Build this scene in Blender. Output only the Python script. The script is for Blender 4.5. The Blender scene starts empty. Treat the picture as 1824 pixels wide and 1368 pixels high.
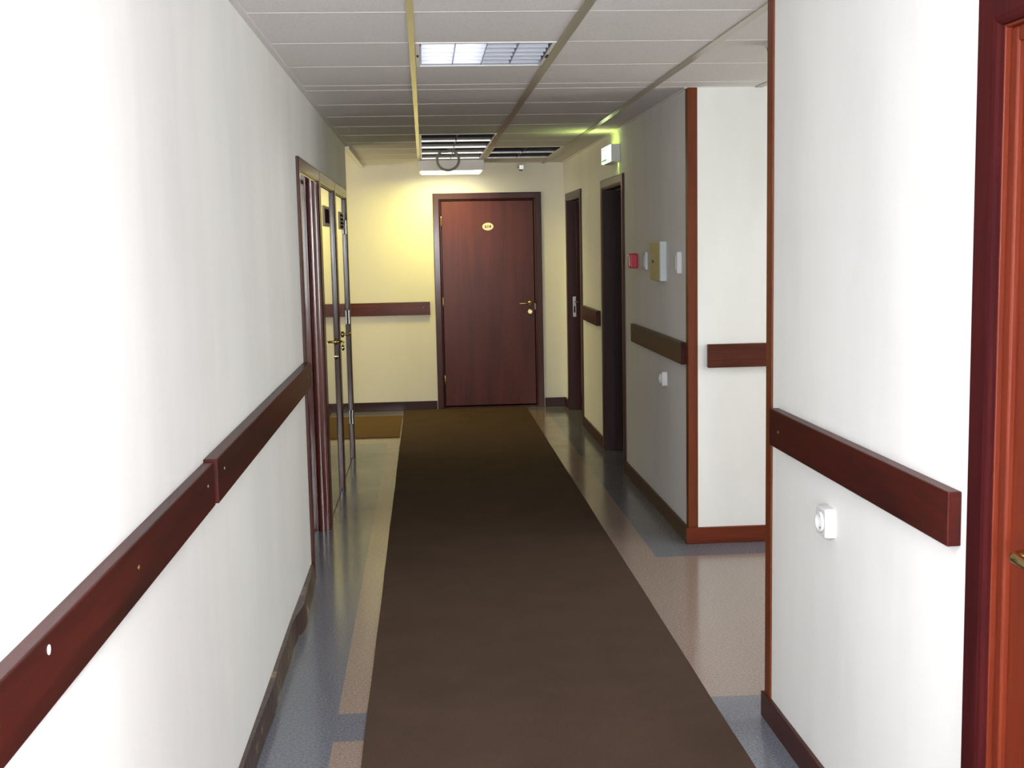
import bpy, bmesh, math, random
from mathutils import Vector, Matrix
random.seed(7)
sc = bpy.context.scene
COL = sc.collection

# ------------------------------------------------------------------ key dimensions (metres)
H = 1.570                      # eye height
XL, XN, XF = -0.574, 1.087, 1.339   # left wall, near right wall, far right wall
Y1, Y2, YE, YL = 3.771, 6.083, 11.556, 9.33
ZC = 2.3286
YB = -3.2                      # wall behind the viewer

# ------------------------------------------------------------------ camera
FPX, PITCH, YAW, ROLL = 2150.7, -0.1155, 0.0701, -0.0200
F = Vector((math.sin(YAW)*math.cos(PITCH), math.cos(YAW)*math.cos(PITCH), math.sin(PITCH)))
r0 = Vector((math.cos(YAW), -math.sin(YAW), 0)); u0 = r0.cross(F)
cr, sr = math.cos(ROLL), math.sin(ROLL)
RT = r0*cr + u0*sr; UP = u0*cr - r0*sr
cd = bpy.data.cameras.new('camera'); cam = bpy.data.objects.new('camera', cd); COL.objects.link(cam)
cam.matrix_world = Matrix(((RT.x, UP.x, -F.x, 0), (RT.y, UP.y, -F.y, 0), (RT.z, UP.z, -F.z, H), (0, 0, 0, 1)))
cd.sensor_fit = 'HORIZONTAL'; cd.sensor_width = 36; cd.lens = FPX*36/1824; cd.clip_start = 0.02; cd.clip_end = 100
sc.camera = cam

# ------------------------------------------------------------------ world, exposure, large lights
w = bpy.data.worlds.new('world'); sc.world = w; w.use_nodes = True
bg = w.node_tree.nodes['Background']; bg.inputs[0].default_value = (0.75, 0.85, 1, 1); bg.inputs[1].default_value = 1.0
sc.view_settings.view_transform = 'Standard'; sc.view_settings.look = 'None'
sc.view_settings.exposure = 0.42; sc.view_settings.gamma = 1.0; sc.view_settings.use_curve_mapping = False
sc.cycles.max_bounces = 10; sc.cycles.diffuse_bounces = 6; sc.cycles.glossy_bounces = 5
sc.cycles.sample_clamp_indirect = 4; sc.cycles.blur_glossy = 0.3
sc.cycles.caustics_reflective = False; sc.cycles.caustics_refractive = False

def area(name, loc, direction, sx, sy, power, col, spread=180):
    l = bpy.data.lights.new(name, 'AREA'); l.shape = 'RECTANGLE'; l.size = sx; l.size_y = sy
    l.energy = power; l.color = col; l.spread = math.radians(spread)
    o = bpy.data.objects.new(name, l); COL.objects.link(o); o.location = loc
    o.rotation_euler = Vector(direction).to_track_quat('-Z', 'Y').to_euler()
    return o
FILL_COL = (0.93, 0.97, 1.0)
area('added_fill_behind', (0.26, YB+0.06, 1.45), (0, 1, 0), 1.3, 1.35, 135, FILL_COL)  # added fill from the viewer's side, set in an unseen window
area('added_fill_side_corridor', (3.9, 4.9, 1.45), (-1, 0, 0), 1.4, 1.3, 28, (0.98, 1.0, 0.88))  # added fill for the side corridor, its window is out of view
area('light_from_left_passage', (-2.1, 10.4, 1.35), (1, 0, 0), 1.5, 1.8, 12, (1.0, 0.91, 0.58))
# flash of the camera the picture was taken with
fl = bpy.data.lights.new('camera_flash', 'POINT'); fl.energy = 152; fl.shadow_soft_size = 0.03; fl.color = (0.97, 0.98, 1.0)
flo = bpy.data.objects.new('camera_flash', fl); COL.objects.link(flo); flo.location = (-0.03, 0.0, H+0.06)

# ------------------------------------------------------------------ materials
def mat(name, col, rough=0.5, metal=0.0, coat=0.0, coat_rough=0.05, spec=0.5, emis=None, es=0.0):
    m = bpy.data.materials.new(name); m.use_nodes = True
    b = m.node_tree.nodes['Principled BSDF']
    b.inputs['Base Color'].default_value = (*col, 1); b.inputs['Roughness'].default_value = rough
    b.inputs['Metallic'].default_value = metal; b.inputs['Coat Weight'].default_value = coat
    b.inputs['Coat Roughness'].default_value = coat_rough; b.inputs['Specular IOR Level'].default_value = spec
    if emis:
        b.inputs['Emission Color'].default_value = (*emis, 1); b.inputs['Emission Strength'].default_value = es
    return m
def N(m, t): return m.node_tree.nodes.new(t)
def L(m, a, b): m.node_tree.links.new(a, b)
def coords(m, scale=(1, 1, 1)):
    g = N(m, 'ShaderNodeNewGeometry'); mp = N(m, 'ShaderNodeMapping'); mp.inputs['Scale'].default_value = scale
    L(m, g.outputs['Position'], mp.inputs['Vector']); return mp.outputs['Vector']
def ramp(m, fac, stops):
    r = N(m, 'ShaderNodeValToRGB'); e = r.color_ramp.elements
    while len(e) < len(stops): e.new(0.5)
    for i, (p, c) in enumerate(stops): e[i].position = p; e[i].color = (*c, 1)
    L(m, fac, r.inputs[0]); return r.outputs[0]
def noise(m, vec, scale, detail=4, rough=0.55, dist=0.0):
    n = N(m, 'ShaderNodeTexNoise'); n.inputs['Scale'].default_value = scale; n.inputs['Detail'].default_value = detail
    n.inputs['Roughness'].default_value = rough; n.inputs['Distortion'].default_value = dist
    L(m, vec, n.inputs['Vector']); return n.outputs['Fac']
def bump(m, h, strength, dist=0.002, nrm=None):
    b = N(m, 'ShaderNodeBump'); b.inputs['Strength'].default_value = strength; b.inputs['Distance'].default_value = dist
    L(m, h, b.inputs['Height'])
    L(m, b.outputs[0], m.node_tree.nodes['Principled BSDF'].inputs['Normal'])

def wood(name, dark, light, axis='z', rough=0.35, coat=0.5, coat_rough=0.06, fine=1.0):
    m = mat(name, light, rough, coat=coat, coat_rough=coat_rough)
    s = {'z': (7, 7, 0.55), 'y': (7, 0.55, 7), 'x': (0.55, 7, 7)}[axis]
    v = coords(m, s); f1 = noise(m, v, 1.3, 5, 0.6, 0.6)
    s2 = {'z': (60, 60, 2), 'y': (60, 2, 60), 'x': (2, 60, 60)}[axis]
    f2 = noise(m, coords(m, s2), 3.0*fine, 3, 0.6, 0.2)
    mx = N(m, 'ShaderNodeMath'); mx.operation = 'MULTIPLY_ADD'; mx.inputs[1].default_value = 0.35
    L(m, f2, mx.inputs[0])
    ms = N(m, 'ShaderNodeMath'); ms.operation = 'MULTIPLY'; ms.inputs[1].default_value = 0.65; L(m, f1, ms.inputs[0]); L(m, ms.outputs[0], mx.inputs[2])
    c = ramp(m, mx.outputs[0], [(0.36, dark), (0.64, light)])
    L(m, c, m.node_tree.nodes['Principled BSDF'].inputs['Base Color'])
    return m
def dull(m, s_):
    m.node_tree.nodes['Principled BSDF'].inputs['Specular IOR Level'].default_value = s_; return m
def wall_mat(name, col, stain=0.06):
    m = mat(name, col, 0.62, spec=0.3)
    v = coords(m, (1.2, 1.2, 0.35)); f = noise(m, v, 1.6, 5, 0.6)
    lo = tuple(c*(1-stain*2.2) for c in col)
    c = ramp(m, f, [(0.35, lo), (0.6, col)])
    L(m, c, m.node_tree.nodes['Principled BSDF'].inputs['Base Color'])
    w1 = noise(m, coords(m, (1, 1, 1)), 420, 2, 0.5)
    bump(m, w1, 0.5, 0.0012)
    return m
M = {}
M['wall'] = wall_mat('wallpaper_offwhite', (0.85, 0.858, 0.852), 0.035)
M['wall_cream'] = wall_mat('wallpaper_cream', (0.86, 0.83, 0.73), 0.02)
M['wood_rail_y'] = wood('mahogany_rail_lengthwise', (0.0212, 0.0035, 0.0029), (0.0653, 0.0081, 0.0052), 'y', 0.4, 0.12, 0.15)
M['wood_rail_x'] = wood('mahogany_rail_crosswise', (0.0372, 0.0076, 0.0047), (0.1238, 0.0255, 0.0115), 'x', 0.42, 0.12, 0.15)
M['door'] = wood('mahogany_door_veneer', (0.0673, 0.0109, 0.0067), (0.1188, 0.0218, 0.0128), 'z', 0.45, 0.15, 0.25)
M['door_gloss'] = wood('lacquered_door_veneer', (0.09, 0.03, 0.02), (0.15, 0.05, 0.03), 'z', 0.12, 1.0, 0.02)
M['casing'] = wood('mahogany_casing', (0.0323, 0.0063, 0.0056), (0.0655, 0.0120, 0.0090), 'z', 0.38, 0.25, 0.12)
M['casing_orange'] = wood('reddish_near_door_wood', (0.0884, 0.0109, 0.0048), (0.1598, 0.0245, 0.0082), 'z', 0.45, 0.0, 0.15)
M['casing_purple'] = wood('dark_near_casing_wood', (0.0270, 0.0036, 0.0048), (0.0600, 0.0078, 0.0078), 'z', 0.6, 0.0, 0.2)
M['jamb'] = wood('red_brown_jamb', (0.0700, 0.0126, 0.0105), (0.1400, 0.0294, 0.0210), 'z', 0.22, 0.7, 0.08)
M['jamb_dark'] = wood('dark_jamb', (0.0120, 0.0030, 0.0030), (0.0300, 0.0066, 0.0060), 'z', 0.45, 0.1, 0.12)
M['corner'] = wood('corner_trim_wood', (0.0972, 0.0213, 0.0066), (0.1646, 0.0388, 0.0124), 'z', 0.45, 0.08, 0.2)
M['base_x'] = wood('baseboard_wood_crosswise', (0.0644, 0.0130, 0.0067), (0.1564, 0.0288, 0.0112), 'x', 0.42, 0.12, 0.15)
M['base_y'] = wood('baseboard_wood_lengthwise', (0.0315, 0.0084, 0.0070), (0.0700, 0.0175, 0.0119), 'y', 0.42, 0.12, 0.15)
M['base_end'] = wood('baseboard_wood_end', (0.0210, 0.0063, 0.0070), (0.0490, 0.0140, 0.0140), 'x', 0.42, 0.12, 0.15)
dull(M['wood_rail_y'], 0.12); dull(M['wood_rail_x'], 0.15); dull(M['door'], 0.2); dull(M['casing'], 0.22); dull(M['corner'], 0.15); dull(M['jamb_dark'], 0.2); dull(M['base_y'], 0.15); dull(M['base_x'], 0.15); dull(M['base_end'], 0.2); dull(M['casing_orange'], 0.2); dull(M['casing_purple'], 0.06)
# scuffed left baseboard with patches of yellowish packing tape
m = wood('scuffed_baseboard', (0.022, 0.008, 0.006), (0.05, 0.016, 0.011), 'y', 0.4, 0.25, 0.2)
f = noise(m, coords(m, (3, 4, 9)), 1.5, 4, 0.6)
b = m.node_tree.nodes['Principled BSDF']; src = b.inputs['Base Color'].links[0].from_socket
mx = N(m, 'ShaderNodeMix'); mx.data_type = 'RGBA'; L(m, src, mx.inputs[6]); mx.inputs[7].default_value = (0.36, 0.29, 0.12, 1)
rp = ramp(m, f, [(0.57, (0, 0, 0)), (0.66, (0.8, 0.8, 0.8))]); L(m, rp, mx.inputs[0]); L(m, mx.outputs[2], b.inputs['Base Color'])
bump(m, noise(m, coords(m, (6, 9, 14)), 2, 3), 0.7, 0.006)
M['base_scuffed'] = m
# floor vinyl
def vinyl(name, base, lo, hi):
    m = mat(name, base, 0.16, spec=0.5, coat=0.0)
    f = noise(m, coords(m), 120, 3, 0.8)
    c = ramp(m, f, [(0.34, lo), (0.5, base), (0.68, hi)])
    L(m, c, m.node_tree.nodes['Principled BSDF'].inputs['Base Color'])
    g = noise(m, coords(m), 3.0, 3, 0.5); r_ = ramp(m, g, [(0.3, (0.12,)*3), (0.7, (0.2,)*3)])
    L(m, r_, m.node_tree.nodes['Principled BSDF'].inputs['Roughness'])
    bump(m, noise(m, coords(m), 9, 2), 0.12, 0.004)
    return m
M['vinyl_beige'] = vinyl('vinyl_beige', (0.265, 0.205, 0.172), (0.20, 0.135, 0.115), (0.36, 0.29, 0.26))
M['vinyl_blue'] = vinyl('vinyl_blue_grey', (0.14, 0.149, 0.178), (0.08, 0.085, 0.105), (0.20, 0.21, 0.242))
def carpet(name, a, b_):
    m = mat(name, a, 0.95, spec=0.1)
    f = noise(m, coords(m), 330, 4, 0.8); g = noise(m, coords(m), 4, 4, 0.6)
    ad = N(m, 'ShaderNodeMath'); ad.operation = 'MULTIPLY_ADD'; ad.inputs[1].default_value = 0.12; L(m, g, ad.inputs[0])
    ml = N(m, 'ShaderNodeMath'); ml.operation = 'MULTIPLY'; ml.inputs[1].default_value = 0.88; L(m, f, ml.inputs[0]); L(m, ml.outputs[0], ad.inputs[2])
    c = ramp(m, ad.outputs[0], [(0.38, a), (0.62, b_)])
    L(m, c, m.node_tree.nodes['Principled BSDF'].inputs['Base Color'])
    bump(m, f, 0.8, 0.004); return m
M['carpet'] = carpet('brown_carpet', (0.050, 0.030, 0.021), (0.112, 0.073, 0.053))
M['mat'] = carpet('brown_mat', (0.11, 0.065, 0.03), (0.17, 0.105, 0.05))
m = mat('ceiling_tile', (0.72, 0.70, 0.68), 0.85, spec=0.2)
f = noise(m, coords(m), 160, 4, 0.75); c = ramp(m, f, [(0.3, (0.62, 0.60, 0.59)), (0.6, (0.78, 0.755, 0.745))])
L(m, c, m.node_tree.nodes['Principled BSDF'].inputs['Base Color']); bump(m, f, 0.5, 0.002); M['ceiling'] = m
M['grid'] = mat('white_tee_bar', (0.86, 0.84, 0.81), 0.35, spec=0.6)
M['gap'] = mat('tile_edge_gap', (0.25, 0.235, 0.225), 0.8)
M['band'] = mat('beige_metal_band', (0.42, 0.38, 0.31), 0.3, metal=0.2, spec=0.7)
M['band_yellow'] = mat('pale_yellow_metal_band', (0.55, 0.49, 0.30), 0.25, metal=0.25, spec=0.7)  # pale yellow band, end-light reflection put into its colour too
M['chrome'] = mat('polished_aluminium', (0.80, 0.80, 0.84), 0.16, metal=1)
M['chrome_dull'] = mat('dull_aluminium', (0.20, 0.20, 0.215), 0.3, metal=1)
M['chrome_satin'] = mat('satin_aluminium', (0.93, 0.92, 0.95), 0.33, metal=0.8)
M['chrome_mid'] = mat('brushed_louvre_aluminium', (0.36, 0.375, 0.43), 0.5, metal=0.35, spec=0.3)
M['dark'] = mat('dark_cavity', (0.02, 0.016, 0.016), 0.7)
M['tube_on'] = mat('lit_tube', (1, 1, 1), 0.4, emis=(1.0, 0.97, 1.0), es=3.0)
M['tube_dim'] = mat('dim_tube', (1, 1, 1), 0.4, emis=(1.0, 0.97, 1.0), es=.08)
M['tube_off'] = mat('unlit_tube', (0.7, 0.7, 0.7), 0.3)
M['diffuser_on'] = mat('lit_diffuser', (1, 1, 0.9), 0.4, emis=(1.0, 0.93, 0.66), es=5)
M['lamp_body'] = mat('white_enamel', (0.92, 0.89, 0.93), 0.4)
M['brass'] = mat('aged_brass', (0.48, 0.36, 0.14), 0.25, metal=1)
M['steel'] = mat('steel', (0.62, 0.60, 0.56), 0.25, metal=1)
M['white_plastic'] = mat('white_plastic', (0.66, 0.655, 0.66), 0.6, spec=0.15)
M['grey_plastic'] = mat('grey_plastic', (0.36, 0.34, 0.33), 0.4)
M['black_plastic'] = mat('black_plastic', (0.012, 0.012, 0.014), 0.25)
M['red_plastic'] = mat('red_plastic', (0.42, 0.008, 0.022), 0.3)
M['panel_olive'] = mat('olive_panel_door', (0.30, 0.27, 0.10), 0.35)
M['panel_grey'] = mat('pale_grey_panel_body', (0.50, 0.55, 0.56), 0.35)
M['plate'] = mat('cream_number_plate', (0.82, 0.72, 0.56), 0.35)
M['ink'] = mat('dark_ink', (0.03, 0.022, 0.01), 0.5)
M['sign_on'] = mat('lit_exit_sign', (0.9, 1, 0.7), 0.4, emis=(0.84, 1.0, 0.55), es=4.0)
M['sign_green'] = mat('exit_sign_green', (0.02, 0.28, 0.08), 0.4, emis=(0.04, 0.5, 0.12), es=0.6)
M['sign_top'] = mat('sign_light_slot', (0.7, 0.9, 0.2), 0.4, emis=(0.62, 0.9, 0.12), es=6)
M['placard_purple'] = mat('dark_placard', (0.06, 0.03, 0.036), 1.0, spec=0.0)
M['placard_frame'] = mat('pale_placard_holder', (0.50, 0.45, 0.34), 0.5)
M['window_white'] = mat('white_window_frame', (0.8, 0.8, 0.8), 0.4)
m = mat('window_glass', (1, 1, 1), 0.02); m.node_tree.nodes['Principled BSDF'].inputs['Transmission Weight'].default_value = 1; M['glass'] = m
m = mat('clear_glass_cover', (0.9, 0.7, 0.72), 0.1); M['clear'] = m

# ------------------------------------------------------------------ mesh builder
class MB:
    def __init__(s): s.v = []; s.f = []; s.mi = []
    def add(s, vs, fs, mi=0):
        k = len(s.v); s.v += [tuple(v) for v in vs]; s.f += [tuple(i+k for i in f) for f in fs]; s.mi += [mi]*len(fs); return s
    def box(s, x0, x1, y0, y1, z0, z1, mi=0):
        if x0 > x1: x0, x1 = x1, x0
        if y0 > y1: y0, y1 = y1, y0
        if z0 > z1: z0, z1 = z1, z0
        return s.add([(x0,y0,z0),(x1,y0,z0),(x1,y1,z0),(x0,y1,z0),(x0,y0,z1),(x1,y0,z1),(x1,y1,z1),(x0,y1,z1)],
                     [(0,3,2,1),(4,5,6,7),(0,1,5,4),(1,2,6,5),(2,3,7,6),(3,0,4,7)], mi)
    def prism(s, prof, a0, a1, fn, mi=0):      # closed profile (p,q) extruded along a; fn(p,q,a)->xyz
        n = len(prof); vs = [fn(p, q, a0) for p, q in prof] + [fn(p, q, a1) for p, q in prof]
        fs = [(i, (i+1) % n, n+(i+1) % n, n+i) for i in range(n)] + [tuple(range(n))[::-1], tuple(range(n, 2*n))]
        return s.add(vs, fs, mi)
    def lathe(s, prof, c, axis, n=24, mi=0):   # prof [(r, h)] around axis from c
        ax = Vector(axis).normalized(); t = ax.orthogonal().normalized(); b = ax.cross(t); c = Vector(c)
        vs = []
        for r, h in prof:
            for i in range(n):
                a = 2*math.pi*i/n; vs.append(c + ax*h + (t*math.cos(a)+b*math.sin(a))*r)
        fs = []
        for j in range(len(prof)-1):
            for i in range(n):
                fs.append((j*n+i, j*n+(i+1) % n, (j+1)*n+(i+1) % n, (j+1)*n+i))
        fs.append(tuple(range(n))[::-1]); fs.append(tuple((len(prof)-1)*n+i for i in range(n)))
        return s.add(vs, fs, mi)
    def tube(s, pts, r, n=10, mi=0):
        pts = [Vector(p) for p in pts]; vs = []; up = None
        rs = r if isinstance(r, (list, tuple)) else [r]*len(pts)
        for i, p in enumerate(pts):
            d = (pts[min(i+1, len(pts)-1)] - pts[max(i-1, 0)]).normalized()
            if up is None: up = d.orthogonal().normalized()
            up = (up - d*up.dot(d)).normalized(); b = d.cross(up)
            for k in range(n):
                a = 2*math.pi*k/n; vs.append(p + (up*math.cos(a)+b*math.sin(a))*rs[i])
        fs = [(i*n+k, i*n+(k+1) % n, (i+1)*n+(k+1) % n, (i+1)*n+k) for i in range(len(pts)-1) for k in range(n)]
        fs += [tuple(range(n))[::-1], tuple((len(pts)-1)*n+k for k in range(n))]
        return s.add(vs, fs, mi)
    def obj(s, name, mats, parent=None, bevel=0.0, smooth=False, seg=2):
        me = bpy.data.meshes.new(name); me.from_pydata(s.v, [], s.f)
        for m_ in (mats if isinstance(mats, list) else [mats]): me.materials.append(m_)
        for p, mi in zip(me.polygons, s.mi): p.material_index = mi; p.use_smooth = smooth
        bm = bmesh.new(); bm.from_mesh(me); bmesh.ops.recalc_face_normals(bm, faces=bm.faces); bm.to_mesh(me); bm.free()
        o = bpy.data.objects.new(name, me); COL.objects.link(o)
        if parent:
            o.parent = parent; o.matrix_parent_inverse = Matrix.Translation(world_loc(parent)).inverted()
        if bevel:
            md = o.modifiers.new('bevel', 'BEVEL'); md.width = bevel; md.segments = seg; md.limit_method = 'ANGLE'; md.angle_limit = math.radians(40)
        if smooth:
            md = o.modifiers.new('edges', 'EDGE_SPLIT'); md.split_angle = math.radians(38)
        return o
def world_loc(o):
    v = Vector(o.location)
    # parents keep identity rotation, meshes sit at the origin of their own data
    return v
def empty(name, loc, label=None, cat=None, group=None, kind=None):
    o = bpy.data.objects.new(name, None); COL.objects.link(o); o.location = loc; o.empty_display_size = 0.1
    return tag(o, label, cat, group, kind)
def tag(o, label=None, cat=None, group=None, kind=None):
    if label: o['label'] = label
    if cat: o['category'] = cat
    if group: o['group'] = group
    if kind: o['kind'] = kind
    return o
def struct(o, label=None, cat=None): return tag(o, label, cat, kind='structure')
def text_mesh(name, txt, size, extrude, matw, m_, parent):
    cu = bpy.data.curves.new(name, 'FONT'); cu.body = txt; cu.size = size; cu.extrude = extrude; cu.align_x = 'CENTER'; cu.align_y = 'CENTER'
    cu.offset = size*0.018
    t = bpy.data.objects.new('tmp', cu); COL.objects.link(t)
    bpy.context.view_layer.update()
    me = bpy.data.meshes.new_from_object(t.evaluated_get(bpy.context.evaluated_depsgraph_get()))
    bpy.data.objects.remove(t); me.transform(matw); me.materials.clear(); me.materials.append(m_); me.name = name
    o = bpy.data.objects.new(name, me); COL.objects.link(o)
    if parent: o.parent = parent; o.matrix_parent_inverse = Matrix.Translation(world_loc(parent)).inverted()
    return o

# ------------------------------------------------------------------ the shell
T = 0.16
DT = 0.0   # door openings: (y0, y1, ztop) are the clear holes
D_LEFT = [(5.715, 6.680), (6.815, 7.830), (7.965, 9.010)]
ZD_L = 1.925
b = MB(); ys = [YB] + [v for d in D_LEFT for v in d] + [YL]
for i in range(0, len(ys), 2): b.box(XL-T, XL, ys[i], ys[i+1], 0, ZC+0.02)
for a, c in D_LEFT: b.box(XL-T, XL, a, c, ZD_L, ZC+0.02)
struct(b.obj('wall_left', M['wall']), 'long off-white textured wall on the left', 'wall')
b = MB().box(-2.2, XL-T, YL-T, YL, 0, 2.62); b.box(XL-T, XL, YL-T, YL, ZC+0.02, 2.62)
struct(b.obj('wall_passage', M['wall_cream']), 'wall of the left side passage behind the corner', 'wall')
struct(MB().box(-2.36, -2.2, YL-T, YE+T, 0, 2.62).obj('wall_passage_end', M['wall_cream']), 'short end wall of the left side passage', 'wall')
# end wall with the opening of door 614
EX0, EX1, EZ = 0.160, 1.056, 1.990
b = MB(); b.box(-2.2, XL, YE, YE+T, 0, 2.62); b.box(XL, EX0, YE, YE+T, 0, ZC+0.02); b.box(EX1, XF+T, YE, YE+T, 0, ZC+0.02); b.box(EX0, EX1, YE, YE+T, EZ, ZC+0.02)
struct(b.obj('wall_end', M['wall_cream']), 'cream wall closing the corridor around door 614', 'wall')
# far right wall with two openings
R_OPEN = [(8.110, 8.990), (10.300, 11.245)]
ZD_R = 1.957
b = MB(); ys = [Y2] + [v for d in R_OPEN for v in d] + [YE]
for i in range(0, len(ys), 2): b.box(XF, XF+T, ys[i], ys[i+1], 0, ZC+0.02)
for a, c in R_OPEN: b.box(XF, XF+T, a, c, ZD_R, ZC+0.02)
struct(b.obj('wall_right_far', M['wall']), 'right wall beyond the side corridor, with two dark doorways', 'wall')
struct(MB().box(XF+T, 4.0, Y2, Y2+T, 0, ZC+0.02).obj('wall_side_corridor', M['wall']), 'pale wall facing the viewer in the side corridor', 'wall')
# near right wall with the near door
NY0, NY1, NZ = 1.33, 2.225, 1.955
b = MB().box(XN, XN+T, YB, NY0, 0, ZC+0.02).box(XN, XN+T, NY1, Y1, 0, ZC+0.02).box(XN, XN+T, NY0, NY1, NZ, ZC+0.02)
struct(b.obj('wall_right_near', M['wall']), 'near right off-white wall carrying a rail and a socket', 'wall')
struct(MB().box(XN+T, 4.0, Y1-T, Y1, 0, ZC+0.02).obj('wall_side_corridor_near', M['wall']), 'near wall of the side corridor', 'wall')
b = MB().box(4.0, 4.16, Y1-T, 4.2, 0, ZC+0.02).box(4.0, 4.16, 5.6, Y2+T, 0, ZC+0.02).box(4.0, 4.16, 4.2, 5.6, 0, 0.8).box(4.0, 4.16, 4.2, 5.6, 2.1, ZC+0.02)
struct(b.obj('wall_side_corridor_end', M['wall']), 'end wall of the side corridor with an added window', 'wall')
b = MB().box(XL-T, -0.39, YB-T, YB, 0, ZC+0.02).box(0.91, XN+T, YB-T, YB, 0, ZC+0.02).box(-0.39, 0.91, YB-T, YB, 0, 0.77).box(-0.39, 0.91, YB-T, YB, 2.13, ZC+0.02)
struct(b.obj('wall_behind', M['wall']), 'wall behind the viewer with an added window', 'wall')
def window(n, f0, f1, axis, depth0, depth1, z0, z1, label):  # unseen windows, added to go with the fill lights
    e = struct(empty('window_%d' % n, (0.26, YB-0.08, z0) if axis == 'x' else (4.08, 4.9, z0)), label, 'window')
    def bx(m_, a0, a1, c0, c1):
        return m_.box(a0, a1, depth0, depth1, c0, c1) if axis == 'x' else m_.box(depth0, depth1, a0, a1, c0, c1)
    fr = MB(); mid = (f0+f1)/2
    for a0, a1, c0, c1 in [(f0, f0+.06, z0, z1), (f1-.06, f1, z0, z1), (f0+.06, f1-.06, z0, z0+.06), (f0+.06, f1-.06, z1-.06, z1), (mid-.03, mid+.03, z0+.06, z1-.06)]: bx(fr, a0, a1, c0, c1)
    fr.obj('window_frame', M['window_white'], e)
    d = (depth0+depth1)/2
    for a0, a1 in ((f0+.06, mid-.03), (mid+.03, f1-.06)):
        g = MB(); g.box(a0, a1, d-.003, d+.003, z0+.06, z1-.06) if axis == 'x' else g.box(d-.003, d+.003, a0, a1, z0+.06, z1-.06)
        g.obj('pane', M['glass'], e)
window(1, -0.39, 0.91, 'x', YB-0.12, YB-0.06, 0.77, 2.13, 'unseen window added behind the viewer for fill light')
window(2, 4.2, 5.6, 'y', 4.06, 4.12, 0.8, 2.1, 'unseen window added at the side corridor end for fill light')

# dark slabs added behind the doors to block world light leaking through gaps
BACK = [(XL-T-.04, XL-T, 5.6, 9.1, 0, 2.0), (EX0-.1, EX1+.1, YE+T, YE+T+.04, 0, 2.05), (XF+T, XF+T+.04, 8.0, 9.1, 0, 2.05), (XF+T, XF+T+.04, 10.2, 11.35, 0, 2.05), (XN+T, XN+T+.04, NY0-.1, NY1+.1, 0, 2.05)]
for k, q in enumerate(BACK): struct(MB().box(*q).obj('light_leak_slab_%d' % (k+1), M['dark']), 'dark slab added behind a door to block light leaks', 'wall')

# floor: vinyl laid in beige fields with blue-grey borders
xs = [-2.36, XL, -0.334, 0.847, 1.115, XF, 4.16]; yy = [YB-T, 3.735, 3.967, 5.83, 6.083, 9.62, 11.30, YE+T]
b = MB()
for i in range(len(xs)-1):
    for j in range(len(yy)-1):
        xm, ym = (xs[i]+xs[i+1])/2, (yy[j]+yy[j+1])/2
        beige = (ym < 3.735 and -.334 < xm < .847) or (3.967 < ym < 5.83 and xm > -.334) or (5.83 < ym < 9.62 and -.334 < xm < 1.115) or (9.62 < ym < 11.30 and xm < 1.115)
        x0, x1, y0, y1 = xs[i], xs[i+1], yy[j], yy[j+1]
        b.add([(x0,y0,0),(x1,y0,0),(x1,y1,0),(x0,y1,0)], [(0,1,2,3)], 0 if beige else 1)
b.box(-2.36, 4.16, YB-T, YE+T, -0.1, -0.002, 1)
struct(b.obj('floor', [M['vinyl_beige'], M['vinyl_blue']]), 'glossy speckled vinyl floor, beige with blue-grey borders', 'floor')

# ceiling with holes for the recessed luminaires
HX0, HX1 = -0.010, 0.525
holes = [(HX0, HX1, 1.071, 1.671), (HX0, HX1, 4.671, 5.271)] + [(HX0, HX1, 8.455+.6*i, 9.055+.6*i) for i in range(4)] + \
        [(0.565, 1.125, 9.655+.6*i, 10.255+.6*i) for i in range(2)] + [(1.99, 2.55, 4.671, 5.271)]
cx = sorted({XL-T, 4.16, *[h[0] for h in holes], *[h[1] for h in holes]}); cy = sorted({YB-T, YE+T, *[h[2] for h in holes], *[h[3] for h in holes], YL})
b = MB()
for i in range(len(cx)-1):
    for j in range(len(cy)-1):
        xm, ym = (cx[i]+cx[i+1])/2, (cy[j]+cy[j+1])/2
        if any(h[0] < xm < h[1] and h[2] < ym < h[3] for h in holes): continue
        x0 = XL if (cx[i] < XL and ym > YL) else cx[i]
        b.box(x0, cx[i+1], cy[j], cy[j+1], ZC, ZC+0.018)
ceil = struct(b.obj('ceiling', M['ceiling']), 'grey mineral tile suspended ceiling', 'ceiling')
b = MB(); rows = [4.0714-.6*k for k in range(1, 10)] + [4.0714+.6*k for k in range(4)] + [6.055+.6*k for k in range(10)]
segs = [(XL, -.036), (-.013, .526), (.562, 1.128), (1.163, 1.68), (1.715, 3.98)]
for y in rows:
    for i, (x0, x1) in enumerate(segs):
        if y > Y2 and i > 2: continue
        if y > Y2: x1 = min(x1, XF)
        if y < Y1 and x0 > XN: continue
        if y < Y1: x1 = min(x1, XN)
        if any(h[0]-.05 < (x0+x1)/2 < h[1]+.05 and h[2]+.01 < y < h[3]-.01 for h in holes): continue
        b.box(x0, x1, y-.0045, y+.0045, ZC-.0008, ZC+.001); b.box(x0, x1, y+.0045, y+.010, ZC-.0002, ZC+.001, 1)
b.obj('tile_joints', [M['grid'], M['gap']], ceil)
n = 0
for (x0, x1, y0, y1, mm, lb) in [(-.036, -.013, YB, YE, 'band_yellow', 'pale yellow metal ceiling band left of the luminaires'),
                       (.526, .562, YB, YE, 'band', 'beige metal ceiling band right of the luminaires'),
                       (1.128, 1.163, Y1, YE, 'band', 'metal ceiling band beside the far right wall'),
                       (1.68, 1.715, Y1, Y2, 'band', 'metal ceiling band over the side corridor')]:
    n += 1; struct(MB().box(x0, x1, y0, y1, ZC-.004, ZC+.001).obj('trim_%d' % n, M[mm]), lb, 'ceiling trim')
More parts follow.
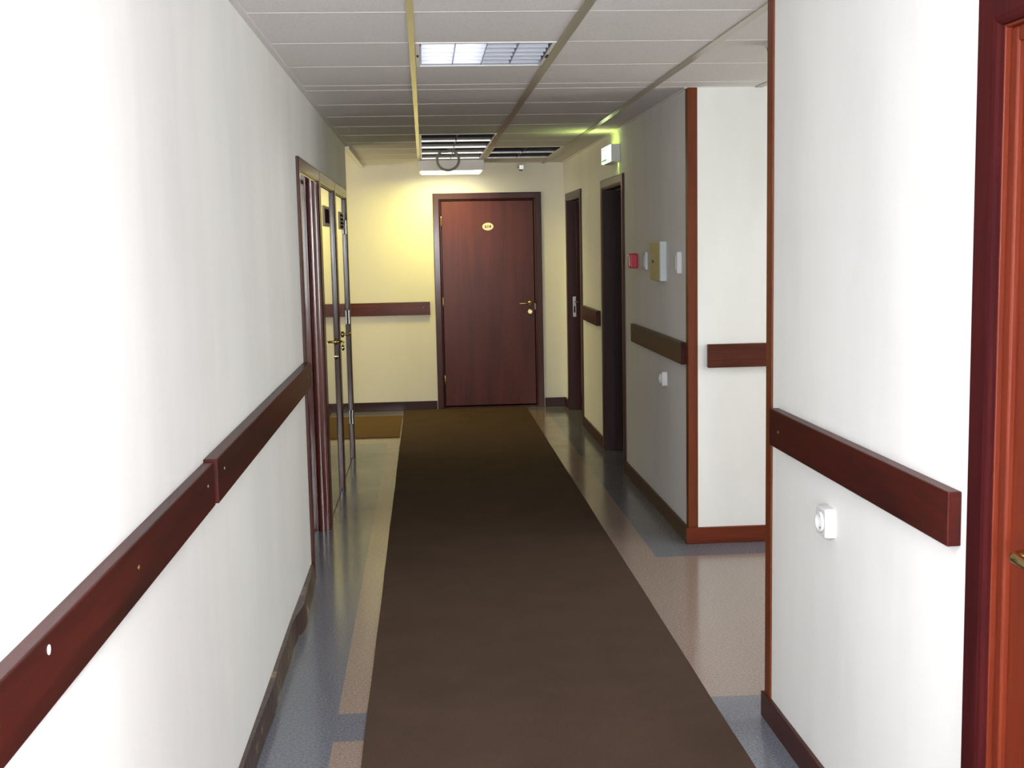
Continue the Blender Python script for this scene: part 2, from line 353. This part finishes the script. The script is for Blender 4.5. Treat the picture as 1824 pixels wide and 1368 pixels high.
# wall angles of the ceiling and its open edge over the side passage
for (x0, x1, y0, y1, z0, lb) in [(XL, XL+.024, YB, YL, ZC-.004, 'ceiling edge strip along the left wall'), (XF-.02, XF, Y2, YE, ZC-.004, 'ceiling edge strip along the far right wall'),
                         (XL-.012, XL+.03, YL, YE, ZC-.022, 'ceiling edge profile over the left side passage'), (XL+.03, XF-.02, YE-.03, YE, ZC-.004, 'ceiling edge strip along the end wall')]:
    n += 1; struct(MB().box(x0, x1, y0, y1, z0, ZC+.001).obj('trim_%d' % n, M['ceiling'] if x0 < XL+.001 and y1 < YE else M['grid']), lb, 'ceiling trim')
struct(MB().box(-2.36, XL, YL-T, YE+T, 2.62, 2.64).box(XL, XL+.02, YL, YE+T, ZC+.018, 2.62).obj('ceiling_passage', M['wall_cream']), 'higher ceiling over the left side passage', 'ceiling')

# corner trims
def ltrim(name_n, pts, z0, z1, lb, mm):
    fn = lambda p, q, a: (p, q, a)
    struct(MB().prism(pts, z0, z1, fn).obj('trim_%d' % name_n, mm, bevel=0.002), lb, 'corner trim')
n += 1; ltrim(n, [(XN-.006, Y1-.055), (XN-.006, Y1+.006), (XN+.05, Y1+.006), (XN+.05, Y1), (XN, Y1), (XN, Y1-.055)], 0.0, ZC-.001, 'narrow brown corner strip at the end of the near right wall', M['corner'])
n += 1; ltrim(n, [(XF-.006, Y2+.045), (XF-.006, Y2-.006), (XF+.045, Y2-.006), (XF+.045, Y2), (XF, Y2), (XF, Y2+.045)], 0.0, ZC-.001, 'brown corner strip between side corridor and far right wall', M['corner'])

# baseboards
BZ, BT = 0.085, 0.015
def base(name, boxes, mm, lb):
    b = MB()
    for q in boxes: b.box(*q, 0, BZ)
    struct(b.obj(name, mm, bevel=0.003), lb, 'baseboard')
base('baseboard_right_near', [(XN-BT, XN, 2.31, Y1+.02), (XN, XN+.06, Y1, Y1+.02)], M['base_y'], 'dark baseboard under the socket on the near right wall')
base('baseboard_side_corridor', [(XF-.02, 4.0, Y2-BT-.006, Y2)], M['base_x'], 'red-brown baseboard of the side corridor wall')
base('baseboard_right_middle', [(XF-BT, XF, Y2+.001, 8.03)], M['base_y'], 'dark baseboard between the corner and the first dark doorway')
base('baseboard_right_far', [(XF-BT, XF, 9.075, 10.22), (XF-BT, XF, 11.325, YE)], M['base_y'], 'brown baseboard between the two dark doorways')
base('baseboard_end', [(-2.2, 0.088, YE-BT, YE), (1.13, XF-BT, YE-BT, YE)], M['base_end'], 'dark baseboard of the end wall beside door 614')
base('baseboard_passage', [(XL-.001+.0, XL+BT*0.0+.0005, 9.12, YL)], M['base_end'], 'dark baseboard stub at the left passage corner')
# peeling, uneven left baseboard
b = MB(); prev = None; NS = 150; vs = []; fs = []
for i in range(NS+1):
    y = 5.62 + (YB-5.62)*i/NS
    amp = max(0, 1-abs(y-4.9)/1.3)
    k = 0.012*amp*math.sin(y*5.1+.6)+0.006*amp*math.sin(y*13)
    t = BT+.003+max(-.01, k)+.010*amp; z = BZ+.006*math.sin(y*3.1)*amp+.004
    vs += [(XL, y, 0), (XL+t*.9+.004, y, 0), (XL+t, y, z*.55), (XL+max(.006, t*.75), y, z), (XL, y, z)]
for i in range(NS):
    for k in range(5):
        fs.append((i*5+k, i*5+(k+1) % 5, (i+1)*5+(k+1) % 5, (i+1)*5+k))
fs += [(0,1,2,3,4), tuple(NS*5+k for k in (4,3,2,1,0))]
b.add(vs, fs); struct(b.obj('baseboard_left', M['base_scuffed'], smooth=True), 'scuffed, uneven dark baseboard patched with yellowish tape, left wall', 'baseboard')

# ------------------------------------------------------------------ doors
def frame_profile(wd, th):   # casing cross-section: (across, out)
    return [(0, 0), (0, th*.8), (wd*.08, th), (wd*.8, th), (wd*.92, th*.85), (wd, th*.55), (wd, 0)]
def casing(name, parent, mm, y0, y1, ztop, wd, th, wallpos, sign, axis='y', lintel_mm=None):
    """mitred casing round a hole y0..y1, 0..ztop; wallpos is the wall plane, sign the outward direction"""
    prof = frame_profile(wd, th); n_ = len(prof)
    def P(a, o, z): return (wallpos+sign*o, a, z) if axis == 'y' else (a, wallpos+sign*o, z)
    b = MB()
    # three runs: left post, lintel, right post (outer edge is across = 0)
    def run(f0, f1):
        vs = [f0(p, q) for p, q in prof] + [f1(p, q) for p, q in prof]
        b.add(vs, [(i, (i+1) % n_, n_+(i+1) % n_, n_+i) for i in range(n_)] + [tuple(range(n_))[::-1], tuple(range(n_, 2*n_))])
    run(lambda p, q: P(y0-wd+p, q, 0.0), lambda p, q: P(y0-wd+p, q, ztop+wd-p))
    run(lambda p, q: P(y0-wd+p, q, ztop+wd-p), lambda p, q: P(y1+wd-p, q, ztop+wd-p))
    run(lambda p, q: P(y1+wd-p, q, ztop+wd-p), lambda p, q: P(y1+wd-p, q, 0.0))
    return b.obj(name, mm, parent)
def jamb(parent, mm, y0, y1, ztop, wallpos, sign, depth, stop_at, axis='y'):
    """lining of the opening, sign points outwards to the corridor"""
    b = MB(); t = .006
    def bx(a0, a1, o0, o1, z0, z1):
        if axis == 'y': b.box(wallpos+sign*o0, wallpos+sign*o1, a0, a1, z0, z1)
        else: b.box(a0, a1, wallpos+sign*o0, wallpos+sign*o1, z0, z1)
    bx(y0, y0+t, .004, -depth, 0, ztop); bx(y1-t, y1, .004, -depth, 0, ztop); bx(y0+t, y1-t, .004, -depth, ztop-t, ztop)
    o = b.obj('jamb', mm, parent, bevel=.002)
    if stop_at:
        s_ = MB(); b = s_; t2 = .018
        bx(y0+t, y0+t2, -stop_at, -depth, 0, ztop-t); bx(y1-t2, y1-t, -stop_at, -depth, 0, ztop-t); bx(y0+t2, y1-t2, -stop_at, -depth, ztop-t2, ztop-t)
        s_.obj('door_stop', mm, parent, bevel=.002)
    return o
def lever(parent, base_pt, out, along, mm, neck=.050, length=.105, r=.0085, rose=.024, key=None):
    """lever handle on a round rose; out = away from door, along = direction the lever points"""
    O = Vector(base_pt); o_ = Vector(out); a = Vector(along)
    h = MB().lathe([(rose, 0), (rose, .004), (rose*.85, .009), (rose*.45, .011)], O, o_, 24).obj('handle_rose', mm, parent, smooth=True)
    pts = [O+o_*.008, O+o_*(neck*.7), O+o_*(neck*.92)+a*.008, O+o_*neck+a*.022, O+o_*(neck+.002)+a*(length*.6), O+o_*(neck-.003)+a*length]
    MB().tube(pts, [r*1.2, r, r, r*1.05, r*.9, r*.8], 12).obj('lever', mm, h, smooth=True)
    if key is not None:
        K = O+Vector((0, 0, -key))
        kk = MB().lathe([(rose*.95, 0), (rose*.95, .004), (rose*.8, .008)], K, o_, 24).obj('key_rose', mm, parent, smooth=True)
        MB().lathe([(.008, .006), (.008, .014)], K, o_, 16).obj('cylinder_lock', M['steel'], kk, smooth=True)
    return h
def hinge(parent, pt, mm, h=.09, r=.007):
    return MB().lathe([(r*.6, -h/2-.004), (r, -h/2), (r, -.012), (r*.85, -.011), (r*.85, .011), (r, .012), (r, h/2), (r*.6, h/2+.004)], pt, (0, 0, 1), 12).obj('hinge', mm, parent, smooth=True)

# door 614 in the end wall
d = struct(empty('door_1', ((EX0+EX1)/2, YE, 0)), 'closed mahogany door numbered 614 at the corridor end', 'door')
casing('door_frame', d, M['casing'], EX0, EX1, EZ, .066, .016, YE, -1, 'x')
jamb(d, M['casing'], EX0, EX1, EZ, YE, -1, .14, None, 'x')
leaf = MB().box(EX0+.011, EX1-.011, YE-.002, YE+.040, .030, EZ-.011).obj('door_leaf', M['door'], d, bevel=.003)
MB().box(EX0+.006, EX1-.006, YE-.002, YE+.1, 0, .018).obj('threshold', M['casing'], d, bevel=.003)
for z in (1.792, 1.03, .283): hinge(d, (EX0+.010, YE-.010, z), M['brass'])
lever(leaf, (1.000, YE-.002, 1.003), (0, -1, 0), (-1, 0, 0), M['brass'], key=.082, neck=.05, length=.105, r=.009, rose=.026)
MB().box(EX1-.011, EX1-.004, YE-.004, YE+.0, .94, 1.00).obj('strike_plate', M['band'], d)
np_ = MB(); C0 = Vector((.612, YE-.002, 1.737)); ell = []
n0 = 40
vs = []
for (sx, dy) in ((1, 0), (1, -.004), (.93, -.006)):
    for i in range(n0):
        a = 2*math.pi*i/n0; vs.append(C0+Vector((.053*sx*math.cos(a), dy, .037*sx*math.sin(a))))
np_.add(vs, [(j*n0+i, j*n0+(i+1) % n0, (j+1)*n0+(i+1) % n0, (j+1)*n0+i) for j in range(2) for i in range(n0)]+[tuple(2*n0+i for i in range(n0))])
pl = np_.obj('number_plate', M['plate'], leaf)
text_mesh('digits', '614', .042, .0006, Matrix.Translation((.611, YE-.0088, 1.737)) @ Matrix.Rotation(math.pi/2, 4, 'X'), M['ink'], pl)

# near right door
d = struct(empty('door_2', (XN, (NY0+NY1)/2, 0)), 'red-brown door with brass lever at the right edge, nearest the viewer', 'door')
casing('door_frame', d, M['casing_purple'], NY0, NY1, NZ, .082, .018, XN, -1, 'y')
jamb(d, M['casing_orange'], NY0, NY1, NZ, XN, -1, .14, None, 'y')
MB().box(XN+.006, XN+.028, NY1-.035, NY1-.006, 0, NZ-.006).box(XN+.006, XN+.028, NY0+.006, NY0+.035, 0, NZ-.006).box(XN+.006, XN+.028, NY0+.035, NY1-.035, NZ-.035, NZ-.006).obj('frame_rebate', M['casing_orange'], d, bevel=.005, seg=3)
leaf = MB().box(XN+.018, XN+.058, NY0+.038, NY1-.038, .01, NZ-.038).obj('door_leaf', M['casing_orange'], d, bevel=.003)
lever(leaf, (XN+.018, 2.085, .985), (-1, 0, 0), (0, -1, 0), M['brass'], key=.075, neck=.052, length=.12, r=.0105, rose=.027)
for z in (.25, 1.0, 1.75): hinge(d, (XN+.012, NY0+.037, z), M['brass'])

# three doors in the left wall
lab = ['recessed dark doorway in the left wall, nearest of the three left doors', 'middle lacquered left door with a dark square sign', 'farthest lacquered left door with a sign and keyhole, by the passage corner']
for i, (y0, y1) in enumerate(D_LEFT):
    d = struct(empty('door_%d' % (3+i), (XL, (y0+y1)/2, 0)), lab[i], 'door')
    casing('door_frame', d, M['casing'], y0, y1, ZD_L, .064, .015, XL, 1, 'y')
    if i == 0:
        jamb(d, M['jamb'], y0, y1, ZD_L, XL, 1, .14, .060, 'y')
        # rounded inner moulding of the far post
        prof = [(.0, .0), (.0, -.012), (.010, -.020), (.030, -.024), (.045, -.018), (.052, -.006), (.052, 0)]
        MB().prism(prof, 0, ZD_L-.006, lambda p, q, a: (XL-.004-p, y1-.006+q, a)).obj('jamb_moulding', M['jamb'], d, smooth=True)
        leaf = MB().box(XL-.115, XL-.078, y0+.02, y1-.02, .01, ZD_L-.02).obj('door_leaf', M['door_gloss'], d)
        MB().box(XL-.030, XL-.010, y0+.006, y0+.03, 1.905, 1.918).obj('door_closer_tip', M['steel'], d)
    else:
        jamb(d, M['casing'], y0, y1, ZD_L, XL, 1, .14, None, 'y')
        leaf = MB().box(XL-.044, XL-.004, y0+.009, y1-.009, .008, ZD_L-.009).obj('door_leaf', M['door_gloss'], d, bevel=.002)
        hy = 7.74 if i == 1 else 8.40
        lever(leaf, (XL-.004, hy, 0.972), (1, 0, 0), (0, -1 if i == 1 else 1, 0), M['brass'], key=.092, neck=.05, length=.10, r=.008, rose=.022)
        if i == 2:
            for z in (.31, 1.055, 1.715): hinge(d, (XL+.006, y1-.006, z), M['steel'], h=.1, r=.009)
        else:
            for z in (.31, 1.055, 1.715): hinge(d, (XL+.006, y0+.006, z), M['steel'], h=.1, r=.007)
        py0, py1 = (7.14, 7.52) if i == 1 else (8.46, 8.84)
        pf = MB().box(XL-.004, XL+.002, py0, py1, 1.695, 1.815).obj('sign_holder', M['placard_frame'], leaf, bevel=.001)
        if i == 1:
            MB().box(XL+.002, XL+.0035, py0+.05, py1-.03, 1.715, 1.798).obj('sign_insert', M['placard_purple'], pf)
        else:
            q = MB()
            for k in range(4): q.box(XL+.002, XL+.0035, py0+.05, py1-.06, 1.705+.026*k, 1.705+.026*k+.017)
            q.obj('sign_insert', M['placard_purple'], pf)

# two dark doorways in the far right wall
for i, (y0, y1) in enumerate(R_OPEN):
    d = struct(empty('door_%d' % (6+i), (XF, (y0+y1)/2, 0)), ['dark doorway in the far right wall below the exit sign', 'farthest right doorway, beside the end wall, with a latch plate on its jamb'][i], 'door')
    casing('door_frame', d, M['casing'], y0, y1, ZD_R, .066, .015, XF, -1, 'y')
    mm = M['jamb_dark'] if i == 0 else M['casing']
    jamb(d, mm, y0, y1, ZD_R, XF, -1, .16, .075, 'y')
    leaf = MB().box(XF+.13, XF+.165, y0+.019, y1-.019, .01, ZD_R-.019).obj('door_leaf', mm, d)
    if i == 1:
        sp = MB().box(XF+.036, XF+.066, y1-.0075, y1-.006, .88, 1.07).obj('strike_plate', M['steel'], d)
        MB().box(XF+.044, XF+.058, y1-.009, y1-.0075, .92, .98).obj('latch_hole', M['dark'], sp)
        MB().tube([(XF+.055, y1-.012, 1.022), (XF+.066, y1-.03, 1.020), (XF+.085, y1-.034, 1.018)], .006, 8).obj('latch_lip', M['steel'], sp, smooth=True)

# ------------------------------------------------------------------ wall guard rails
def rail(x0, x1, y0, y1, z0, z1, mm, label, screws=(), group='wooden guard rails along the walls', out=(1, 0, 0), scol='brass', bev=.003):
    o = MB().box(x0, x1, y0, y1, z0, z1).obj('wall_rail', mm, bevel=bev)
    tag(o, label, 'rail', group)
    for s in screws:
        MB().lathe([(.006, -.001), (.006, .0005), (.003, .0018)], s, out, 12).obj('screw', M[scol], o, smooth=True)
    return o
rail(XL, XL+.028, YB+.05, 3.062, .925, 1.036, M['wood_rail_y'], 'long dark mahogany guard rail on the left wall, nearest the viewer', [(XL+.028, 2.24, .985), (XL+.028, 2.97, .992), (XL+.028, 1.49, .98)])
o = bpy.data.objects['wall_rail']; MB().lathe([(.0075, -.001), (.0075, .0008), (.003, .0012)], (XL+.028, 1.70, 1.012), (1, 0, 0), 12).obj('screw_plug', M['white_plastic'], o, smooth=True)
rail(XL, XL+.036, 3.068, 5.646, .928, 1.043, M['wood_rail_y'], 'dark guard rail on the left wall running up to the first left doorway', [(XL+.036, 3.17, 1.0), (XL+.036, 5.5, .99)])
rail(XN-.03, XN, 2.362, 3.655, .932, 1.047, M['wood_rail_y'], 'guard rail above the white socket on the near right wall', [(XN-.03, 3.56, .985)], out=(-1, 0, 0))
rail(1.432, 3.7, Y2-.03, Y2, .920, 1.040, M['wood_rail_x'], 'reddish guard rail on the pale side corridor wall facing the viewer')
rail(XF-.028, XF, 6.14, 7.68, .932, 1.046, M['wood_rail_y'], 'guard rail between the corner strip and the dark doorway, under the wall boxes')
rail(XF-.034, XF, 9.2, 10.10, .930, 1.045, M['wood_rail_y'], 'short guard rail between the two dark right doorways')
rail(-2.0, 0.043, YE-.03, YE, .915, 1.038, M['wood_rail_x'], 'guard rail on the cream end wall, left of door 614', [(-.02, YE-.03, .985)], out=(0, -1, 0))

# ------------------------------------------------------------------ floor coverings
def slab(name, x0, x1, y0, y1, th, mm, label, cat):
    b = MB(); nx, ny = 2, 60
    vs = []; random.seed(3)
    for j in range(ny+1):
        y = y0+(y1-y0)*j/ny; w_ = .0008*math.sin(j*1.7)+.001*math.sin(j*.6)
        for x in (x0+w_, x1+w_*.8): vs += [(x, y, 0.0005), (x, y, th)]
    fs = []
    for j in range(ny):
        a = j*4; c = (j+1)*4
        fs += [(a+1, a+3, c+3, c+1), (a, c, c+2, a+2), (a, a+1, c+1, c), (a+2, c+2, c+3, a+3)]
    fs += [(0, 2, 3, 1), (ny*4, ny*4+1, ny*4+3, ny*4+2)]
    b.add(vs, fs); o = b.obj(name, mm); return tag(o, label, cat)
slab('carpet_runner', -.234, .943, YB+.1, 11.53, .006, M['carpet'], 'long dark brown carpet runner lying down the middle of the corridor', 'carpet')
slab('floor_mat', -1.5, -.243, 9.90, 11.16, .008, M['mat'], 'short brown mat at the left passage, beside the runner', 'mat')

# ------------------------------------------------------------------ recessed luminaires
def luminaire_frame(e, x0, x1, y0, y1, inner):
    b = MB(); w_ = .014; z0 = ZC-.003; z1 = ZC+.085
    b.box(x0, x0+w_, y0, y1, z0, ZC+.001).box(x1-w_, x1, y0, y1, z0, ZC+.001).box(x0+w_, x1-w_, y0, y0+w_*.6, z0, ZC+.001).box(x0+w_, x1-w_, y1-w_*.6, y1, z0, ZC+.001)
    b.obj('frame', M['grid'], e)
    b = MB(); t = .004
    b.box(x0, x1, y0, y1, z1-t, z1).box(x0, x0+t, y0, y1, ZC, z1-t).box(x1-t, x1, y0, y1, ZC, z1-t).box(x0+t, x1-t, y0, y0+t, ZC, z1-t).box(x0+t, x1-t, y1-t, y1, ZC, z1-t)
    b.obj('housing', inner, e)
def lit_luminaire(x0, x1, y0, y1, label, power, tubes, grp):
    e = empty('ceiling_luminaire', ((x0+x1)/2, (y0+y1)/2, ZC), label, 'ceiling light', grp)
    luminaire_frame(e, x0, x1, y0, y1, M['chrome_mid'])
    xs_ = [x0+.030+(x1-x0-.05)*k/4 for k in range(5)]
    for k in range(1, 4):
        MB().prism([(-.008, .080), (.008, .080), (.0015, .0), (-.0015, .0)], y0+.02, y1-.02, lambda p, q, a, X=xs_[k]: (X+p, a, ZC+.001+q)).obj('reflector_divider', M['chrome_mid'], e)
    for k in range(6):
        Y = y0+.05+(y1-y0-.10)*k/5
        MB().prism([(-.009, .040), (.009, .040), (.001, .0), (-.001, .0)], x0+.022, x1-.018, lambda p, q, a, Y=Y: (a, Y+p, ZC+.002+q)).obj('louvre_blade', M['chrome_mid'], e)
    for k in range(4):
        X = (xs_[k]+xs_[k+1])/2
        MB().lathe([(.012, 0), (.013, .01), (.013, y1-y0-.06), (.012, y1-y0-.05)], (X, y0+.025, ZC+.062), (0, 1, 0), 12).obj('tube', M[tubes[k]], e, smooth=True)
    for yy_ in (.5,):
        MB().box(x0+.002, x0+.010, y0+(y1-y0)*.5-.02, y0+(y1-y0)*.5+.02, ZC-.006, ZC-.003).obj('clip', M['dark'], e)
        MB().box(x1-.010, x1-.002, y0+(y1-y0)*.55-.035, y0+(y1-y0)*.55+.035, ZC-.006, ZC-.003).obj('clip', M['dark'], e)
    if power:
        part = tubes[3] == 'tube_dim'      # only the two left tubes burn fully
        l = area('tube_light', (x0+.145 if part else (x0+x1)/2, (y0+y1)/2, ZC+.046), (0, 0, -1), .21 if part else (x1-x0)*.8, (y1-y0)*.85, power, (1.0, .97, .98))
        l.name = 'tube_light'
    return e
G1 = 'recessed ceiling luminaires'
lit_luminaire(HX0, HX1, 4.671, 5.271, 'lit square luminaire with bright mirror louvre, nearest in the ceiling', 2.6, ['tube_on', 'tube_on', 'tube_dim', 'tube_dim'], G1)
lit_luminaire(HX0, HX1, 1.071, 1.671, 'lit square luminaire overhead, above the viewer', 15, ['tube_on', 'tube_on', 'tube_on', 'tube_on'], G1)
lit_luminaire(1.99, 2.55, 4.671, 5.271, 'lit square luminaire in the side corridor ceiling', 10, ['tube_on', 'tube_on', 'tube_on', 'tube_on'], G1)
def dark_luminaire(x0, x1, y0, y1, label, grp, opening=False, dull=False):
    e = empty('ceiling_luminaire', ((x0+x1)/2, (y0+y1)/2, ZC), label, 'ceiling light', grp)
    luminaire_frame(e, x0, x1, y0, y1, M['dark'])
    mm = M['chrome_dull'] if dull else M['chrome_satin']
    h = .024 if opening else .030
    # trough reflector on the far side, face leaning over towards the viewer; a lower lip in front of it
    prof = [(y1-.02, 0.0)]+[(y1-.02-.012*(t/6)**2, h*t/6) for t in range(1, 7)]+[(y1-.006, h), (y1-.006, 0)]
    prof2 = [(y0+(y1-y0)*.52, .012)]+[(y0+(y1-y0)*.52-.008*(t/4)**2, .012+.012*t/4) for t in range(1, 5)]+[(y0+(y1-y0)*.52+.01, .024), (y0+(y1-y0)*.52+.01, .012)]
    for pr, nm in ((prof, 'reflector'),):
        MB().prism(pr, x0+.006, (x0+x1)/2-.004, lambda p, q, a: (a, p, ZC+.001+q)).obj(nm, mm, e, smooth=True)
        MB().prism(pr, (x0+x1)/2+.004, x1-.014, lambda p, q, a: (a, p, ZC+.001+q)).obj(nm, mm, e, smooth=True)
    MB().box((x0+x1)/2-.002, (x0+x1)/2+.002, y0+.01, y1-.01, ZC+.004, ZC+.05).obj('divider', M['chrome_dull'], e)
    MB().box(x1-.012, x1-.005, y0+.01, y1-.01, ZC-.004, ZC+.03).obj('end_reflector', M['chrome'], e)
    return e
ord_ = ['unlit mirror luminaire, nearest of the row of four before door 614', 'unlit mirror luminaire, second of the row of four before door 614',
        'unlit mirror luminaire, third of the row of four, cable loop hanging in front', 'unlit mirror luminaire, last of the row of four, touching the white lamp box']
for i in range(4): dark_luminaire(HX0, HX1, 8.455+.6*i, 9.055+.6*i, ord_[i], G1, opening=(i == 0))
ord2 = ['dark unlit luminaire, nearer of the pair right of the main row', 'dark unlit luminaire, farther of the pair, above the sprinkler']
for i in range(2): dark_luminaire(.565, 1.125, 9.655+.6*i, 10.255+.6*i, ord2[i], G1, dull=True)

# white box lamp at the end, glowing underneath
e = empty('box_lamp', (.265, 11.17, ZC), 'white box lamp glowing warm underneath, fixed to the ceiling before door 614', 'lamp')
MB().box(-.030, .558, 10.93, 11.40, ZC-.098, ZC-.003).obj('lamp_body', M['lamp_body'], e, bevel=.006)
MB().box(-.004, .535, 10.945, 11.39, ZC-.106, ZC-.098).obj('diffuser', M['diffuser_on'], e, bevel=.002)
l = area('box_lamp_light', (.15, 11.04, ZC-.112), (-.10, .10, -1), .40, .20, 12, (1.0, .84, .12), 160); 

# cable loop hanging from the luminaires
pts = []
for i in range(33):
    a = math.radians(125) + math.radians(290)*i/32
    pts.append((.212+.088*math.cos(a), 9.86+.01*math.sin(a*2), 2.250+.082*math.sin(a)))
pts = [(.255, 9.86, ZC+.03), (.205, 9.86, ZC-.01)] + pts + [(.262, 9.87, ZC+.005), (.25, 9.88, ZC+.03)]
tag(MB().tube(pts, .0105, 10).obj('cable_loop', M['grey_plastic'], smooth=True), 'grey loop of cable hanging from the unlit luminaires before the box lamp', 'cable')

# ------------------------------------------------------------------ ceiling and wall fittings
e = empty('dome_camera', (1.408, 4.75, ZC), 'small dark dome camera on the ceiling, half hidden by the near right corner', 'camera')
MB().lathe([(.056, 0), (.056, -.012), (.052, -.018)], (1.408, 4.75, ZC-.0), (0, 0, 1), 32).obj('mounting_ring', M['white_plastic'], e, smooth=True)
MB().lathe([(.049, -.018)]+[(.049*math.cos(t), -.018-.042*math.sin(t)) for t in [math.pi/2*i/8 for i in range(1, 8)]]+[(.002, -.0605)], (1.408, 4.75, ZC), (0, 0, 1), 32).obj('dome', M['black_plastic'], e, smooth=True)

e = empty('wall_sprinkler', (.935, YE, 2.29), 'small metal sprinkler head high on the end wall, right above door 614', 'sprinkler')
MB().lathe([(.030, 0), (.030, .004), (.018, .010), (.010, .012)], (.935, YE, 2.285), (0, -1, 0), 20).obj('escutcheon', M['steel'], e, smooth=True)
MB().lathe([(.010, .008), (.010, .035), (.014, .037), (.014, .045)], (.935, YE, 2.285), (0, -1, 0), 16).obj('sprinkler_body', M['chrome_dull'], e, smooth=True)
b = MB().tube([(.935, YE-.045, 2.297), (.935, YE-.060, 2.302), (.935, YE-.075, 2.287)], .003, 8); b.tube([(.935, YE-.045, 2.273), (.935, YE-.060, 2.268), (.935, YE-.075, 2.283)], .003, 8)
b.box(.915, .955, YE-.079, YE-.076, 2.265, 2.305)
b.obj('deflector', M['steel'], e)
b = MB().tube([(.905, YE-.010, 2.285), (.898, YE-.01, 2.300), (.898, YE-.01, 2.318), (.99, YE-.01, 2.320)], .0018, 6)
b.obj('wire', M['grey_plastic'], e)

e = empty('exit_sign', (XF, 8.40, 2.10), 'glowing green and white exit sign box on the far right wall above a doorway', 'sign')
SX0 = XF-.062; sy0, sy1, sz0, sz1 = 8.20, 8.58, 2.108, 2.226
MB().box(SX0, XF, sy0, sy1, sz0, sz1).obj('sign_body', M['white_plastic'], e, bevel=.004)
fc = MB().box(SX0-.010, SX0, sy0+.004, sy1-.004, sz0+.004, sz1-.004).obj('sign_face', M['sign_on'], e, bevel=.003)
b = MB().box(SX0-.0115, SX0-.010, sy0+.13, sy1-.02, sz0+.016, sz0+.030); b.obj('green_band', M['sign_green'], fc)
MB().box(SX0-.0115, SX0-.010, sy0+.16, sy1-.03, sz1-.026, sz1-.020).obj('green_line', M['sign_green'], fc)
MB().box(SX0+.012, SX0+.03, sy0+.03, sy1-.03, sz1, sz1+.0015).obj('light_slot', M['sign_top'], e)
l = area('sign_glow_up', (SX0+.0, 8.39, sz1+.008), (-.75, 0, .66), .04, .30, .42, (.70, .95, .12), 120)
l = area('sign_glow_down', (SX0+.045, 8.28, sz0-.006), (.25, 0, -1), .02, .1, .05, (.70, .95, .12))

e = empty('fire_call_point', (XF, 7.68, 1.40), 'small red fire alarm call point on the right wall beside the doorway', 'alarm button')
MB().box(XF-.050, XF, 7.545, 7.635, 1.402, 1.494).obj('call_point_body', M['red_plastic'], e, bevel=.008, seg=3)
MB().box(XF-.054, XF-.050, 7.560, 7.620, 1.418, 1.478).obj('call_point_glass', M['clear'], e, bevel=.001)
MB().box(XF-.056, XF-.050, 7.61, 7.625, 1.474, 1.486).obj('test_key', M['white_plastic'], e)

def switch(y0, y1, z0, z1, dp, label):
    e = empty('wall_switch', (XF, (y0+y1)/2, z0), label, 'switch', 'white switch boxes on the far right wall')
    MB().box(XF-dp, XF, y0, y1, z0, z1).obj('switch_body', M['white_plastic'], e, bevel=.006, seg=3)
    MB().box(XF-dp-.004, XF-dp, y0+.018, y1-.018, z0+.02, z1-.02).obj('rocker', M['white_plastic'], e, bevel=.002)
switch(7.205, 7.295, 1.398, 1.506, .018, 'white switch box between the red call point and the grey cabinet')
switch(6.245, 6.335, 1.398, 1.512, .026, 'white switch box between the grey cabinet and the corner strip')
e = empty('wall_cabinet', (XF, 6.85, 1.35), 'grey metal wall cabinet with olive front between the two white switches', 'cabinet')
MB().box(XF-.036, XF, 6.65, 6.92, 1.347, 1.568).obj('cabinet_body', M['panel_grey'], e, bevel=.003)
dr = MB().box(XF-.041, XF-.036, 6.655, 6.915, 1.352, 1.563).obj('cabinet_door', M['panel_olive'], e, bevel=.001)
MB().lathe([(.008, 0), (.008, .004)], (XF-.041, 6.83, 1.455), (-1, 0, 0), 12).obj('lock', M['dark'], dr)

def socket(x, y, z, label, rot=0):
    """square white socket on a wall facing -x"""
    e = empty('wall_socket', (x, y, z-.04), label, 'socket', 'white wall sockets')
    s_ = .0415; b = MB()
    rr = []; R_ = .012
    for (cx_, cz_, a0) in ((s_-R_, s_-R_, 0), (-s_+R_, s_-R_, 90), (-s_+R_, -s_+R_, 180), (s_-R_, -s_+R_, 270)):
        for k in range(6):
            a = math.radians(a0+18*k); rr.append((cx_+R_*math.cos(a), cz_+R_*math.sin(a)))
    nn = len(rr); vs = []
    for sc_, o_ in ((1, 0), (1, .016), (.97, .024), (.90, .028)): vs += [(x-o_, y+p*sc_, z+q*sc_) for p, q in rr]
    inner = [(.0305*math.cos(2*math.pi*k/nn+math.radians(9)), .0305*math.sin(2*math.pi*k/nn+math.radians(9))) for k in range(nn)]
    vs += [(x-.028, y+p, z+q) for p, q in inner]; vs += [(x-.012, y+p*.93, z+q*.93) for p, q in inner]
    fs = [(j*nn+k, j*nn+(k+1) % nn, (j+1)*nn+(k+1) % nn, (j+1)*nn+k) for j in range(5) for k in range(nn)] + [tuple(5*nn+k for k in range(nn))]
    b.add(vs, fs); o = b.obj('socket_plate', M['white_plastic'], e, smooth=True)
    c = MB().lathe([(.029, .012), (.029, .032), (.0265, .034), (.0245, .034), (.0235, .017)], (x, y, z), (-1, 0, 0), 28).obj('socket_insert', M['white_plastic'], e, smooth=True)
    for dy in (-.0095, .0095): MB().lathe([(.0027, .016), (.0027, .0195)], (x, y+dy, z), (-1, 0, 0), 10).obj('pin_hole', M['black_plastic'], c)
    for dz in (-.017, .017): MB().box(x-.030, x-.018, y-.003, y+.003, z+dz-.002, z+dz+.002).obj('earth_clip', M['steel'], c)
socket(XN, 3.165, .800, 'white socket on the near right wall below the guard rail')
socket(XF, 6.69, .800, 'small white socket on the far right wall below the guard rail')
